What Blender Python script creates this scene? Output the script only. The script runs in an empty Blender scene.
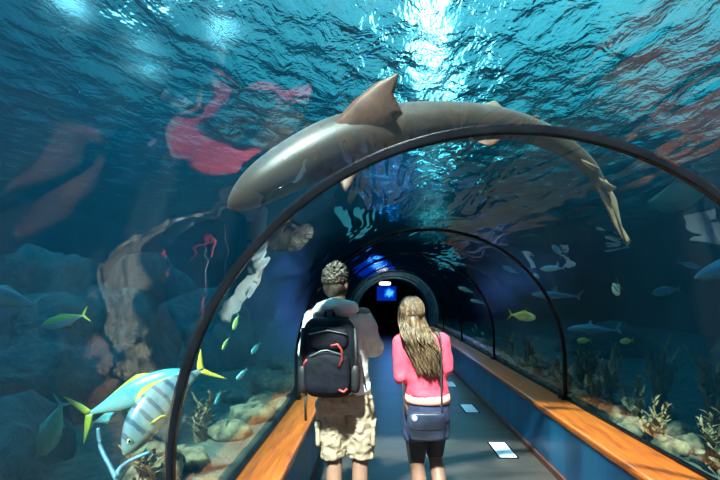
import bpy, bmesh, math, random
from mathutils import Vector, Matrix, Euler, noise
import numpy as np
random.seed(7)
PI = math.pi
S = bpy.context.scene
COL = S.collection

# ------------------------------------------------------------------ helpers
F = 480.0; VX, VY = 377.0, 294.0; EYE = 1.6
CX, Z0, R = 0.546, 0.885, 1.37          # tunnel axis, centre height, inner radius
LEDGE = 0.53
WATER = 4.05

def P(px, py, Y):
    return Vector(((px - VX) / F * Y, Y, EYE + (VY - py) / F * Y))

class NT:
    """small node-tree builder"""
    def __init__(self, name):
        self.m = bpy.data.materials.new(name); self.m.use_nodes = True
        self.t = self.m.node_tree; self.t.nodes.clear()
        self.out = self.t.nodes.new('ShaderNodeOutputMaterial')
    def n(self, typ, ins=None, **props):
        nd = self.t.nodes.new(typ)
        for k, v in props.items(): setattr(nd, k, v)
        for k, v in (ins or {}).items(): self.set(nd, k, v)
        return nd
    def set(self, nd, k, v):
        sock = nd.inputs[k]
        if isinstance(v, bpy.types.NodeSocket): self.t.links.new(v, sock)
        elif isinstance(v, bpy.types.Node): self.t.links.new(v.outputs[0], sock)
        else: sock.default_value = v
    def surf(self, nd): self.t.links.new(nd.outputs[0], self.out.inputs['Surface'])
    def vol(self, nd): self.t.links.new(nd.outputs[0], self.out.inputs['Volume'])
    def math(self, op, a, b=0.0, c=None, clamp=False):
        nd = self.n('ShaderNodeMath', {0: a, 1: b}, operation=op); nd.use_clamp = clamp
        if c is not None: self.set(nd, 2, c)
        return nd.outputs[0]
    def ramp(self, fac, stops):
        nd = self.n('ShaderNodeValToRGB', {0: fac}); e = nd.color_ramp.elements
        while len(e) < len(stops): e.new(0.5)
        for el, (p, c) in zip(e, stops):
            el.position = p; el.color = c if len(c) == 4 else (*c, 1)
        return nd.outputs[0]
    def obj(self, scale=(1, 1, 1)):
        tc = self.n('ShaderNodeTexCoord')
        return self.n('ShaderNodeMapping', {0: tc.outputs['Object'], 'Scale': scale}).outputs[0]
    def noise(self, vec, scale, detail=3, rough=0.55, dist=0.0):
        return self.n('ShaderNodeTexNoise', {'Vector': vec, 'Scale': scale, 'Detail': detail,
                                             'Roughness': rough, 'Distortion': dist}).outputs[0]
    def bump(self, h, strength=0.3, dist=0.02):
        return self.n('ShaderNodeBump', {'Height': h, 'Strength': strength, 'Distance': dist}).outputs[0]

def c4(c): return (c[0], c[1], c[2], 1)

def mat(name, a, b=None, scale=8, rough=0.6, bump=0.0, bscale=None, bdist=0.01, metallic=0.0, stretch=(1, 1, 1),
        spec=0.5, coat=0.0, detail=4, lo=0.35, hi=0.65):
    t = NT(name); v = t.obj(stretch); b = b or a
    col = t.ramp(t.noise(v, scale, detail), [(lo, c4(a)), (hi, c4(b))])
    p = t.n('ShaderNodeBsdfPrincipled', {'Base Color': col, 'Roughness': rough, 'Metallic': metallic,
                                         'Specular IOR Level': spec, 'Coat Weight': coat})
    if bump: t.set(p, 'Normal', t.bump(t.noise(v, bscale or scale * 3, 4), bump, bdist))
    t.surf(p); return t.m

def emit(name, c, s):
    t = NT(name); t.surf(t.n('ShaderNodeEmission', {'Color': c4(c), 'Strength': s})); return t.m

def mesh(name, bm, mats, parent=None, smooth=True, loc=None, recalc=True):
    if recalc: bmesh.ops.recalc_face_normals(bm, faces=bm.faces)
    me = bpy.data.meshes.new(name); bm.to_mesh(me); bm.free()
    for m in (mats if isinstance(mats, (list, tuple)) else [mats]): me.materials.append(m)
    if smooth: me.polygons.foreach_set('use_smooth', [True] * len(me.polygons))
    o = bpy.data.objects.new(name, me); COL.objects.link(o)
    if parent: o.parent = parent
    if loc is not None: o.location = loc
    return o

def T(o, label=None, cat=None, group=None, kind=None):
    if label: o['label'] = label
    if cat: o['category'] = cat
    if group: o['group'] = group
    if kind: o['kind'] = kind
    return o

def empty(name, loc, label, cat, group=None):
    o = bpy.data.objects.new(name, None); COL.objects.link(o); o.location = loc
    o.empty_display_size = 0.1
    return T(o, label, cat, group)

def setidx(bm, n0, i):
    for f in list(bm.faces)[n0:]: f.material_index = i

def box(bm, x0, x1, y0, y1, z0, z1, mi=0):
    v = [bm.verts.new((x, y, z)) for x in (x0, x1) for y in (y0, y1) for z in (z0, z1)]
    for q in ((0, 1, 3, 2), (4, 6, 7, 5), (0, 4, 5, 1), (2, 3, 7, 6), (0, 2, 6, 4), (1, 5, 7, 3)):
        bm.faces.new([v[i] for i in q]).material_index = mi

def loft(bm, rings, cap=True, mi=0, closed=True):
    rr = [[bm.verts.new(p) for p in r] for r in rings]; n = len(rr[0])
    for a, b in zip(rr, rr[1:]):
        for i in range(n if closed else n - 1):
            j = (i + 1) % n
            try: bm.faces.new((a[i], a[j], b[j], b[i])).material_index = mi
            except ValueError: pass
    if cap and closed:
        bm.faces.new(rr[0][::-1]).material_index = mi; bm.faces.new(rr[-1]).material_index = mi
    return rr

def frame_axes(d, up=Vector((0, 0, 1))):
    d = d.normalized()
    if abs(d.dot(up)) > 0.98: up = Vector((0, 1, 0))
    s = d.cross(up).normalized(); return s, s.cross(d).normalized()

def tube(bm, pts, rad, n=8, mi=0, flat=1.0):
    pts = [Vector(p) for p in pts]; rings = []
    for i, p in enumerate(pts):
        d = pts[min(i + 1, len(pts) - 1)] - pts[max(i - 1, 0)]
        s, u = frame_axes(d); r = rad[i] if isinstance(rad, (list, tuple)) else rad
        rings.append([p + s * r * math.cos(2 * PI * k / n) + u * r * flat * math.sin(2 * PI * k / n) for k in range(n)])
    loft(bm, rings, True, mi)

def capsule(bm, a, b, ra, rb, n=12, mi=0):
    a, b = Vector(a), Vector(b); d = b - a
    s, u = frame_axes(d if d.length > 1e-6 else Vector((0, 0, 1))); w = d.normalized() if d.length > 1e-6 else Vector((0, 0, 1))
    rings = []
    for k in range(1, 5):
        t = PI / 2 * (1 - k / 4.0) if k < 4 else 0
        rings.append((a - w * ra * math.sin(t), ra * math.cos(t)))
    for k in range(0, 4):
        t = PI / 2 * k / 4.0
        rings.append((b + w * rb * math.sin(t), rb * math.cos(t)))
    loft(bm, [[c + (s * math.cos(2 * PI * i / n) + u * math.sin(2 * PI * i / n)) * max(r, 1e-3) for i in range(n)] for c, r in rings], True, mi)

def ell(bm, c, r, rot=(0, 0, 0), e=1.0, n=16, m=10, mi=0):
    """(super)ellipsoid"""
    M = Euler(rot).to_matrix(); c = Vector(c)
    sp = lambda v: math.copysign(abs(v) ** e, v)
    rings = []
    for j in range(1, m):
        ph = -PI / 2 + PI * j / m
        rings.append([c + M @ Vector((r[0] * sp(math.cos(ph)) * sp(math.cos(2 * PI * i / n)),
                                      r[1] * sp(math.cos(ph)) * sp(math.sin(2 * PI * i / n)),
                                      r[2] * sp(math.sin(ph)))) for i in range(n)])
    loft(bm, rings, True, mi)

def mod_remesh(o, voxel, smooth=6, disp=0.0, dscale=0.08, sub=0, depth=2):
    m = o.modifiers.new('Remesh', 'REMESH'); m.mode = 'VOXEL'; m.voxel_size = voxel; m.use_smooth_shade = True
    if smooth:
        s = o.modifiers.new('Smooth', 'SMOOTH'); s.factor = 0.5; s.iterations = smooth
    if disp:
        tx = bpy.data.textures.new(o.name + '_folds', 'CLOUDS'); tx.noise_scale = dscale; tx.noise_depth = depth
        d = o.modifiers.new('Displace', 'DISPLACE'); d.texture = tx; d.strength = disp; d.texture_coords = 'LOCAL'
    return o

def fin(bm, lead, trail, thick, mi=0, steps=4):
    lead = [Vector(p) for p in lead]; trail = [Vector(p) for p in trail]
    def samp(pl, t):
        x = t * (len(pl) - 1); i = min(int(x), len(pl) - 2); return pl[i].lerp(pl[i + 1], x - i)
    n = (len(lead) - 1) * steps
    ch = sum(((b - a) for a, b in zip(lead, trail)), Vector()); span = lead[-1] - lead[0] + trail[-1] - trail[0]
    nor = ch.cross(span).normalized()
    us = [0.0, 0.12, 0.4, 0.75]; hs = [0.0, 0.8, 1.0, 0.45]
    rings = []
    for k in range(n + 1):
        t = k / n; a, b = samp(lead, t), samp(trail, t)
        if (b - a).length < 0.002: b = a + (ch.normalized()) * 0.002
        th = thick * (1 - 0.8 * t) * 0.5 + 0.0008
        up = [a.lerp(b, u) + nor * th * h for u, h in zip(us, hs)]
        dn = [a.lerp(b, u) - nor * th * h for u, h in zip(us[1:], hs[1:])]
        rings.append(up + [b] + dn[::-1])
    loft(bm, rings, True, mi)

# ------------------------------------------------------------------ materials
def m_water_surface():
    t = NT('water_surface_ripples')
    v = t.obj((1, 1, 1))
    vs = t.obj((1.0, 0.55, 1.0))
    h1 = t.noise(vs, 5.0, 3, 0.6, 0.6)
    h2 = t.noise(vs, 13, 2, 0.5, 0.4)
    h = t.math('ADD', h1, t.math('MULTIPLY', h2, 0.30))
    bmp = t.bump(h, 1.0, WAVE_BUMP)
    g = t.n('ShaderNodeBsdfGlass', {'Color': (0.93, 1, 1, 1), 'Roughness': 0.0, 'IOR': 1.08, 'Normal': bmp})
    tr = t.n('ShaderNodeBsdfTransparent', {'Color': (1, 1, 1, 1)})
    # light-focusing of the ripples: where straight transmission is strong or weak
    vd = t.n('ShaderNodeVectorMath', {0: v, 1: t.n('ShaderNodeVectorMath', {0: t.n('ShaderNodeTexNoise', {'Vector': v, 'Scale': 2.2, 'Detail': 2}).outputs['Color'], 'Scale': 0.55}, operation='SCALE').outputs[0]}, operation='ADD').outputs[0]
    vor = t.n('ShaderNodeTexVoronoi', {'Vector': vd, 'Scale': 2.3}, feature='SMOOTH_F1', distance='EUCLIDEAN')
    fac = t.ramp(vor.outputs['Distance'], [(0.2, (0.010,) * 3), (0.75, (0.088,) * 3)])
    mx = t.n('ShaderNodeMixShader', {0: fac, 1: g, 2: tr}); t.surf(mx); return t.m
WAVE_BUMP = 0.055

def m_water_volume():
    t = NT('aquarium_water')
    s = SCATTER; a = ABSORB
    ds = max(s); sc = t.n('ShaderNodeVolumeScatter', {'Color': c4([x / ds for x in s]), 'Density': ds, 'Anisotropy': 0.25})
    da = max(a) * 1.0001; ab = t.n('ShaderNodeVolumeAbsorption', {'Color': c4([1 - x / da for x in a]), 'Density': da})
    ad = t.n('ShaderNodeAddShader', {0: sc, 1: ab}); t.vol(ad); return t.m
SCATTER = (0.0010, 0.013, 0.026)
ABSORB = (0.28, 0.075, 0.055)

def m_acrylic():
    t = NT('clear_acrylic')
    v = t.obj((2.2, 0.5, 1.0))
    bmp = t.bump(t.noise(v, 2.0, 2, 0.45, 0.8), 0.4, 0.03)
    lw = t.n('ShaderNodeLayerWeight', {'Blend': 0.5, 'Normal': bmp})
    f = t.math('POWER', lw.outputs['Facing'], 5.0)
    fac = t.math('ADD', t.math('MULTIPLY', f, 1.0), 0.027, clamp=True)
    tr = t.n('ShaderNodeBsdfTransparent', {'Color': (0.97, 0.99, 1, 1)})
    gl = t.n('ShaderNodeBsdfGlossy', {'Color': (1, 1, 1, 1), 'Roughness': 0.015, 'Normal': bmp})
    t.surf(t.n('ShaderNodeMixShader', {0: fac, 1: tr, 2: gl})); return t.m

def m_wet():
    t = NT('acrylic_wet_side'); t.surf(t.n('ShaderNodeBsdfTransparent', {'Color': (0.985, 0.995, 1, 1)})); return t.m

def m_wood():
    t = NT('varnished_orange_wood')
    v = t.obj((9, 0.7, 9))
    g = t.noise(v, 3.0, 6, 0.6, 1.2)
    col = t.ramp(g, [(0.3, (0.20, 0.035, 0.004, 1)), (0.55, (0.42, 0.09, 0.008, 1)), (0.75, (0.58, 0.16, 0.015, 1))])
    p = t.n('ShaderNodeBsdfPrincipled', {'Base Color': col, 'Roughness': 0.32, 'Coat Weight': 0.35, 'Coat Roughness': 0.12,
                                         'Normal': t.bump(g, 0.08, 0.005)})
    t.surf(p); return t.m

def m_floor():
    t = NT('dark_grey_walkway')
    v = t.obj((1.0, 2.2, 1)); n1 = t.noise(v, 1.6, 4, 0.6, 0.8); n2 = t.noise(t.obj(), 140, 2)
    col = t.ramp(n1, [(0.3, (0.016, 0.012, 0.011, 1)), (0.7, (0.058, 0.046, 0.041, 1))])
    p = t.n('ShaderNodeBsdfPrincipled', {'Base Color': col, 'Roughness': 0.38, 'Normal': t.bump(n2, 0.15, 0.003)})
    t.surf(p); return t.m

M = dict(
    ws=m_water_surface(), wv=m_water_volume(), acrylic=m_acrylic(), acrylic2=m_wet(), wood=m_wood(), floor=m_floor(),
    rib=mat('black_rib_metal', (0.003, 0.004, 0.006), (0.006, 0.007, 0.010), 6, 0.25, spec=0.12),
    blue=mat('blue_panel_paint', (0.003, 0.048, 0.12), (0.009, 0.13, 0.27), 2.2, 0.35, stretch=(1, 1.4, 0.25), bump=0.05),
    kick=mat('brown_kickboard', (0.07, 0.018, 0.012), (0.12, 0.035, 0.02), 5, 0.45),
    lightpanel=mat('pale_floor_panel', (0.55, 0.62, 0.68), (0.68, 0.74, 0.8), 20, 0.4),
    dark=mat('dark_room_paint', (0.006, 0.007, 0.011), (0.012, 0.013, 0.02), 3, 0.7),
    ring=mat('blue_grey_portal', (0.03, 0.06, 0.09), (0.06, 0.11, 0.15), 6, 0.4),
    backwall=mat('deep_blue_tank_wall', (0.004, 0.02, 0.045), (0.02, 0.07, 0.11), 1.2, 0.9, bump=0.6, bscale=3, bdist=0.1),
    rock=mat('algae_covered_rock', (0.008, 0.03, 0.035), (0.035, 0.085, 0.08), 5, 0.95, bump=0.9, bscale=9, bdist=0.08, detail=8),
    rubble=mat('brown_encrusted_rock', (0.05, 0.024, 0.013), (0.28, 0.165, 0.09), 9, 0.95, bump=0.9, bscale=16, bdist=0.03, detail=7),
    seabed=mat('gravel_seabed', (0.03, 0.024, 0.018), (0.13, 0.095, 0.065), 5, 0.95, bump=1.0, bscale=22, bdist=0.04, detail=8),
    kelp=mat('brown_kelp', (0.05, 0.03, 0.012), (0.15, 0.09, 0.035), 8, 0.6, bump=0.3),
    kelp2=mat('rust_kelp', (0.09, 0.035, 0.013), (0.26, 0.115, 0.04), 8, 0.6, bump=0.3),
    tube=mat('pale_blue_tube', (0.06, 0.11, 0.17), (0.12, 0.19, 0.26), 12, 0.5, bump=0.2),
    skin=mat('skin', (0.20, 0.10, 0.068), (0.25, 0.13, 0.09), 10, 0.5),
    tan=mat('skin_tanned', (0.16, 0.08, 0.055), (0.21, 0.11, 0.075), 10, 0.5),
    hair_dark=mat('dark_brown_hair', (0.014, 0.010, 0.008), (0.075, 0.055, 0.042), 60, 0.45, stretch=(1, 1, 0.4), bump=0.5, bscale=90),
    cream=mat('cream_cloth', (0.58, 0.58, 0.54), (0.70, 0.70, 0.66), 9, 0.85, bump=0.35, bscale=14, bdist=0.02),
    khaki=mat('khaki_cloth', (0.27, 0.20, 0.135), (0.37, 0.285, 0.20), 9, 0.85, bump=0.5, bscale=16, bdist=0.03),
    white=mat('white_cotton', (0.72, 0.73, 0.75), (0.8, 0.8, 0.82), 9, 0.8),
    pack=mat('navy_black_nylon', (0.002, 0.003, 0.006), (0.005, 0.006, 0.013), 12, 0.7, spec=0.2, bump=0.35, bscale=18, bdist=0.015),
    pack2=mat('black_webbing', (0.005, 0.005, 0.007), (0.01, 0.01, 0.014), 30, 0.6),
    red=mat('red_cord', (0.28, 0.02, 0.02), (0.36, 0.04, 0.03), 10, 0.5),
    pink=mat('coral_pink_knit', (0.62, 0.04, 0.085), (0.72, 0.075, 0.12), 9, 0.8, bump=0.3, bscale=16, bdist=0.02),
    peach=mat('peach_cotton', (0.68, 0.28, 0.21), (0.74, 0.34, 0.27), 9, 0.8),
    navy=mat('navy_cloth', (0.012, 0.018, 0.06), (0.02, 0.03, 0.09), 9, 0.8, bump=0.3, bscale=20),
    black=mat('black_cloth', (0.008, 0.008, 0.010), (0.015, 0.015, 0.02), 9, 0.8),
    leather=mat('dark_navy_leather', (0.012, 0.02, 0.04), (0.03, 0.045, 0.08), 14, 0.35, bump=0.15),
    buckle=mat('lilac_badge', (0.35, 0.3, 0.6), (0.5, 0.42, 0.75), 20, 0.4),
    shoe=mat('dark_shoe', (0.02, 0.02, 0.025), (0.04, 0.04, 0.05), 10, 0.6),
    eye=mat('eye_black', (0.005, 0.005, 0.005), None, 10, 0.1),
    eyewhite=mat('eye_white', (0.75, 0.75, 0.72), None, 10, 0.2),
)
def m_hair_blonde():
    t = NT('long_blonde_hair'); v = t.obj((70, 70, 2.5)); n = t.noise(v, 1.0, 3)
    col = t.ramp(n, [(0.3, (0.03, 0.016, 0.010, 1)), (0.52, (0.10, 0.058, 0.03, 1)), (0.76, (0.33, 0.23, 0.135, 1))])
    t.surf(t.n('ShaderNodeBsdfPrincipled', {'Base Color': col, 'Roughness': 0.5, 'Specular IOR Level': 0.35})); return t.m
M['blonde'] = m_hair_blonde()

def m_shark(name, back, belly, zlo, zhi):
    t = NT(name); tc = t.n('ShaderNodeTexCoord')
    a = t.n('ShaderNodeAttribute', attribute_name='dorsal')
    n = t.noise(t.obj(), 7, 5)
    f = t.math('ADD', a.outputs['Fac'], t.math('MULTIPLY', t.math('SUBTRACT', n, 0.5), 0.7))
    col = t.ramp(f, [(zlo, c4(belly)), (zhi, c4(back))])
    t.surf(t.n('ShaderNodeBsdfPrincipled', {'Base Color': col, 'Roughness': 0.42,
           'Normal': t.bump(t.noise(t.obj(), 40, 3), 0.12, 0.004)})); return t.m

def m_fish(name, back, belly, bars=None, barscale=9, line=None, lo=0.42, hi=0.62):
    t = NT(name); tc = t.n('ShaderNodeTexCoord')
    sep = t.n('ShaderNodeSeparateXYZ', {0: tc.outputs['Generated']})
    n = t.noise(t.obj(), 30, 3)
    f = t.math('ADD', sep.outputs['Z'], t.math('MULTIPLY', t.math('SUBTRACT', n, 0.5), 0.2))
    col = t.ramp(f, [(lo, c4(belly)), (hi, c4(back))])
    if bars:
        w = t.math('SINE', t.math('MULTIPLY', t.math('ADD', sep.outputs['X'], t.math('MULTIPLY', n, 0.03)), barscale * 2 * PI))
        k = t.math('MULTIPLY', t.math('GREATER_THAN', w, 0.5), 0.75)
        zz = t.math('GREATER_THAN', sep.outputs['Z'], 0.43); k = t.math('MULTIPLY', k, zz)
        mx = t.n('ShaderNodeMixRGB', {0: k, 1: col, 2: c4(bars)}); col = mx.outputs[0]
    t.surf(t.n('ShaderNodeBsdfPrincipled', {'Base Color': col, 'Roughness': 0.3, 'Metallic': 0.15})); return t.m

# ------------------------------------------------------------------ the walkway
Y0, YE = -4.0, 16.0
PR, PL = 1.575, -0.56          # inner faces of the side panels
bm = bmesh.new(); box(bm, PL - 0.03, PR + 0.03, Y0, 24, -0.12, 0)
T(mesh('floor', bm, M['floor'], smooth=False), kind='structure')
for nm, x0, x1, kx0, kx1 in (('right', PR, PR + 0.06, PR - 0.02, PR), ('left', PL - 0.06, PL, PL, PL + 0.02)):
    bm = bmesh.new(); box(bm, x0, x1, Y0, YE, 0, LEDGE - 0.055)
    T(mesh('wall_' + nm, bm, M['blue'], smooth=False), kind='structure')
    bm = bmesh.new(); box(bm, kx0, kx1, Y0, YE, 0, 0.055)
    o = T(mesh('baseboard_' + nm, bm, M['kick'], smooth=False), kind='structure')

def ledge(xi, xo, label):
    root = empty('wooden_ledge', ((xi + xo) / 2, 6.5, LEDGE - 0.055), label, 'ledge')
    s = 1 if xo > xi else -1
    c = (xi + xo) / 2
    prof = [(xo, 0), (xo, 0.055), (xi + s * 0.02, 0.055), (xi + s * 0.006, 0.049), (xi, 0.036), (xi, 0.012), (xi + s * 0.008, 0.0)]
    bm = bmesh.new()
    loft(bm, [[Vector((x - c, y - 6.5, z)) for x, z in prof] for y in (Y0, YE)])
    mesh('plank', bm, M['wood'], root, smooth=False)
    # dark sealing gasket where the acrylic meets the plank
    bm = bmesh.new(); g0 = xo - s * 0.012 - c; g1 = xo + s * 0.03 - c
    box(bm, min(g0, g1), max(g0, g1), Y0 - 6.5, YE - 6.5, 0.05, 0.068)
    mesh('gasket', bm, M['rib'], root, smooth=False)
ledge(PR - 0.005, CX + R, 'long varnished orange wooden ledge on top of the right blue panels')
ledge(PL + 0.005, CX - R, 'long varnished wooden ledge beside the man, on top of the left blue panels')

# pale inset panels in the walkway
spots = [(1.285, 4.92, 'nearest pale rectangular light panel in the grey floor, right of the woman'),
         (1.285, 6.70, 'second pale rectangular light panel in the grey floor, farther along the right panels'),
         (1.285, 8.50, 'third pale rectangular light panel in the grey floor, small and far along the right panels'),
         (1.285, 10.3, 'fourth pale light panel in the grey floor, tiny and farthest along the right panels'),
         (1.285, 3.1, 'pale light panel in the floor just below the picture, right of the woman'), (1.285, 1.3, 'pale light panel in the floor beside the viewer, outside the picture')]
for x, y, lab in spots:
    g = empty('floor_light', (x, y, 0), lab or 'pale rectangular light panel set in the grey floor, hard to see', 'floor light', 'pale light panels along the right edge of the floor')
    bm = bmesh.new(); box(bm, -0.085, 0.085, -0.24, 0.24, 0.0, 0.006); mesh('diffuser', bm, M['lightpanel'], g, smooth=False)
    bm = bmesh.new()
    for a in ((-0.1, -0.085, -0.255, 0.255), (0.085, 0.1, -0.255, 0.255), (-0.085, 0.085, -0.255, -0.24), (-0.085, 0.085, 0.24, 0.255)):
        box(bm, a[0], a[1], a[2], a[3], 0, 0.008)
    mesh('frame', bm, M['rib'], g, smooth=False)

# ------------------------------------------------------------------ tunnel shell
def arch(r, n=56, zb=LEDGE):
    pts = [(CX + r, zb), (CX + r, (zb + Z0) / 2)]
    pts += [(CX + r * math.cos(PI * k / n), Z0 + r * math.sin(PI * k / n)) for k in range(n + 1)]
    pts += [(CX - r, (zb + Z0) / 2), (CX - r, zb)]
    return pts

RIBS = [-1.06, 1.92, 4.90, 7.88, 10.86, 13.84, 15.9]
edges = [Y0] + RIBS[:-1] + [YE]
for i, (a, b) in enumerate(zip(edges, edges[1:])):
    bm = bmesh.new(); inn = arch(R, 72, LEDGE + 0.01); out = arch(R + 0.035, 72, LEDGE + 0.01)
    prof = inn + out[::-1]
    rr = loft(bm, [[Vector((x, y, z)) for x, z in prof] for y in (a, (a + b) / 2, b)], False)
    bm.faces.ensure_lookup_table()
    for f in bm.faces:
        c_ = f.calc_center_median(); f.material_index = 0 if (len(f.verts) == 4 and (math.hypot(c_.x - CX, max(0, c_.z - Z0)) < R + 0.012)) else 1
    T(mesh('window_%d' % (i + 1), bm, [M['acrylic'], M['acrylic2']]), kind='structure')

# wall closing the tunnel behind the viewer
bm = bmesh.new(); loft(bm, [[Vector((x, y, z)) for x, z in arch(R + 0.03, 48, 0.0)] for y in (Y0 - 0.1, Y0)])
T(mesh('wall_entrance', bm, M['dark'], smooth=False), kind='structure')

rib_lab = {1.92: 'nearest black curved rib, crossing the picture in front of the large shark',
           4.90: 'second black curved rib from the viewer, arching over the man and the woman',
           7.88: 'third black curved rib from the viewer, behind the woman',
           10.86: 'fourth dark curved rib from the viewer, deep in the tunnel',
           13.84: 'fifth dark curved rib, last one before the dark far doorway'}
for y in RIBS[1:-1]:
    g = empty('tunnel_rib', (CX, y, LEDGE), rib_lab[y], 'tunnel rib', 'black ribs joining the acrylic tunnel panels')
    bm = bmesh.new(); w = 0.017
    ri, ro = R - 0.014, R + 0.022
    inn, out = arch(ri, 72), arch(ro, 72)
    loft(bm, [[Vector((a[0] - CX, -w, a[1] - LEDGE)), Vector((a[0] - CX, w, a[1] - LEDGE)), Vector((b[0] - CX, w, b[1] - LEDGE)), Vector((b[0] - CX, -w, b[1] - LEDGE))]
              for a, b in zip(inn, out)])
    o = mesh('arch_bar', bm, M['rib'], g, smooth=False)
    bv = o.modifiers.new('Bevel', 'BEVEL'); bv.width = 0.004; bv.segments = 2; bv.limit_method = 'ANGLE'; bv.angle_limit = 1.0
    for s in (-1, 1):
        bm = bmesh.new(); box(bm, s * R - 0.05, s * R + 0.05, -0.06, 0.06, 0.0, 0.02)
        mesh('foot_plate', bm, M['rib'], g, smooth=False)

# far end: doorway ring, dark room, lamp and screen
bm = bmesh.new(); n = 48
def ringpts(r, zb=0.0): return [(CX + r, zb)] + [(CX + r * math.cos(PI * k / n), Z0 + r * math.sin(PI * k / n)) for k in range(n + 1)] + [(CX - r, zb)]
sec = [(1.50, 0.0), (1.47, -0.03), (1.40, -0.05), (1.385, -0.015), (1.32, -0.05), (1.305, -0.015), (1.24, -0.05), (1.22, -0.02), (1.22, 0.3), (1.50, 0.3)]
rings = []
cols = [ringpts(r) for r, _ in sec]
for k in range(len(cols[0])): rings.append([Vector((cols[j][k][0], YE + sec[j][1], cols[j][k][1])) for j in range(len(sec))])
loft(bm, rings); T(mesh('door_1', bm, M['ring'], smooth=False), kind='structure')
bm = bmesh.new()
inn = arch(R - 0.02, 48, 0.0); out = arch(R + 0.06, 48, 0.0)
loft(bm, [[Vector((x, y, z)) for x, z in inn + out[::-1]] for y in (YE + 0.28, 24.1)], False)
bm.faces.new([bm.verts.new((x, 24.0, z)) for x, z in inn])
T(mesh('wall_end', bm, M['dark'], smooth=False), kind='structure')

g = empty('wall_screen', P(386.5, 293.5, 20), 'glowing blue screen hanging in the dark doorway at the far end', 'screen')
def m_screen():
    t = NT('blue_screen'); v = t.obj((1, 1, 1))
    ds = t.n('ShaderNodeVectorMath', {0: v, 1: (0.12, 0.0, 0.02)}, operation='DISTANCE').outputs['Value']
    w = t.math('ADD', t.math('SUBTRACT', 0.80, t.math('MULTIPLY', ds, 1.5)), t.math('MULTIPLY', t.math('SUBTRACT', t.noise(v, 7, 2), 0.5), 0.5))
    col = t.ramp(w, [(0.42, (0.0, 0.012, 0.20, 1)), (0.56, (0.004, 0.10, 0.8, 1)), (0.68, (0.06, 0.45, 1, 1))])
    t.surf(t.n('ShaderNodeEmission', {'Color': col, 'Strength': 1.6})); return t.m
bm = bmesh.new(); box(bm, -0.40, 0.40, -0.012, 0.0, -0.30, 0.30); mesh('display', bm, m_screen(), g, smooth=False)
bm = bmesh.new(); box(bm, -0.43, 0.43, 0.0, 0.06, -0.33, 0.33); mesh('casing', bm, M['rib'], g, smooth=False)
bm = bmesh.new(); box(bm, -0.02, 0.02, 0.02, 0.05, 0.33, 1.2); mesh('bracket', bm, M['rib'], g, smooth=False)
g = empty('ceiling_lamp', P(385, 283.5, 19), 'small white lamp glowing above the blue screen in the doorway', 'lamp')
bm = bmesh.new(); ell(bm, (0, 0, 0), (0.23, 0.05, 0.075), e=0.5); mesh('diffuser', bm, emit('lamp_white', (1, 0.97, 0.9), 2.2), g)
bm = bmesh.new(); box(bm, -0.25, 0.25, -0.07, 0.07, 0.08, 0.11); box(bm, -0.01, 0.01, -0.01, 0.01, 0.11, 0.8); mesh('housing', bm, M['rib'], g, smooth=False)
# a blue lamp inside the end of the tunnel tints its last panels
L = bpy.data.lights.new('blue_tunnel_lamp', 'AREA'); L.energy = 60; L.color = (0.05, 0.25, 1.0); L.size = 0.5
lo = bpy.data.objects.new('blue_tunnel_lamp', L); COL.objects.link(lo); lo.location = (CX, 18.2, 2.3); lo.rotation_euler = (math.radians(-60), 0, 0)

# ------------------------------------------------------------------ tank
XL, XR, YB, YF = -9.0, 11.5, -7.0, 28.0
bm = bmesh.new(); box(bm, XL - 0.3, XR + 0.3, YF + 0.02, YF + 0.3, -0.1, WATER + 0.6)
T(mesh('wall_back', bm, M['backwall'], smooth=False), kind='structure')
bm = bmesh.new(); box(bm, XR, XR + 0.3, YB, YF + 0.3, -0.1, WATER + 0.6); T(mesh('wall_tank_right', bm, M['backwall'], smooth=False), kind='structure')
bm = bmesh.new(); box(bm, XL - 0.3, XL, YB, YF + 0.3, -0.1, WATER + 0.6); T(mesh('wall_tank_left', bm, M['backwall'], smooth=False), kind='structure')
bm = bmesh.new(); box(bm, XL - 0.3, XR + 0.3, YB - 0.3, YB, -0.1, WATER + 0.6); T(mesh('wall_front', bm, M['backwall'], smooth=False), kind='structure')

# water body: prism with the tunnel cut out
bm = bmesh.new(); top = WATER + 0.25
nt_ = arch(R + 0.037, 72, 0.0)
poly = [(XL, 0.0), (XL, top), (XR, top), (XR, 0.0)] + nt_
ra = [[bm.verts.new((x, y, z)) for x, z in poly] for y in (YB, YF)]
m_ = len(poly)
for i in range(m_): j = (i + 1) % m_; bm.faces.new((ra[0][i], ra[0][j], ra[1][j], ra[1][i]))
f0 = bm.faces.new(ra[0]); f1 = bm.faces.new(ra[1][::-1])
bmesh.ops.triangulate(bm, faces=[f0, f1], ngon_method='EAR_CLIP')
T(mesh('tank_water', bm, M['wv'], smooth=False), kind='structure')

# rippled water surface
STEP = 0.07
nx = int((XR - XL) / STEP); ny = int((YF - YB) / STEP)
gx, gy = np.meshgrid(np.linspace(XL, XR, nx), np.linspace(YB, YF, ny))
rng = np.random.default_rng(3); z = np.zeros_like(gx)
for lam, slope, cnt in ((2.0, 0.02, 4), (0.9, 0.035, 6), (0.5, 0.06, 7), (0.28, 0.07, 8)):
    for _ in range(cnt):
        a = rng.normal(0.05, 0.5); l = lam * rng.uniform(0.8, 1.25); k = 2 * PI / l
        z += slope / k * np.sin(k * (gx * math.cos(a) + gy * math.sin(a)) + rng.uniform(0, 6.28))
me = bpy.data.meshes.new('water_surface')
co = np.stack([gx, gy, z + WATER], -1).reshape(-1, 3)
idx = np.arange(nx * ny).reshape(ny, nx)
fc = np.stack([idx[:-1, :-1], idx[:-1, 1:], idx[1:, 1:], idx[1:, :-1]], -1).reshape(-1, 4)
me.vertices.add(len(co)); me.vertices.foreach_set('co', co.ravel())
me.loops.add(fc.size); me.loops.foreach_set('vertex_index', fc.ravel())
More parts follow.
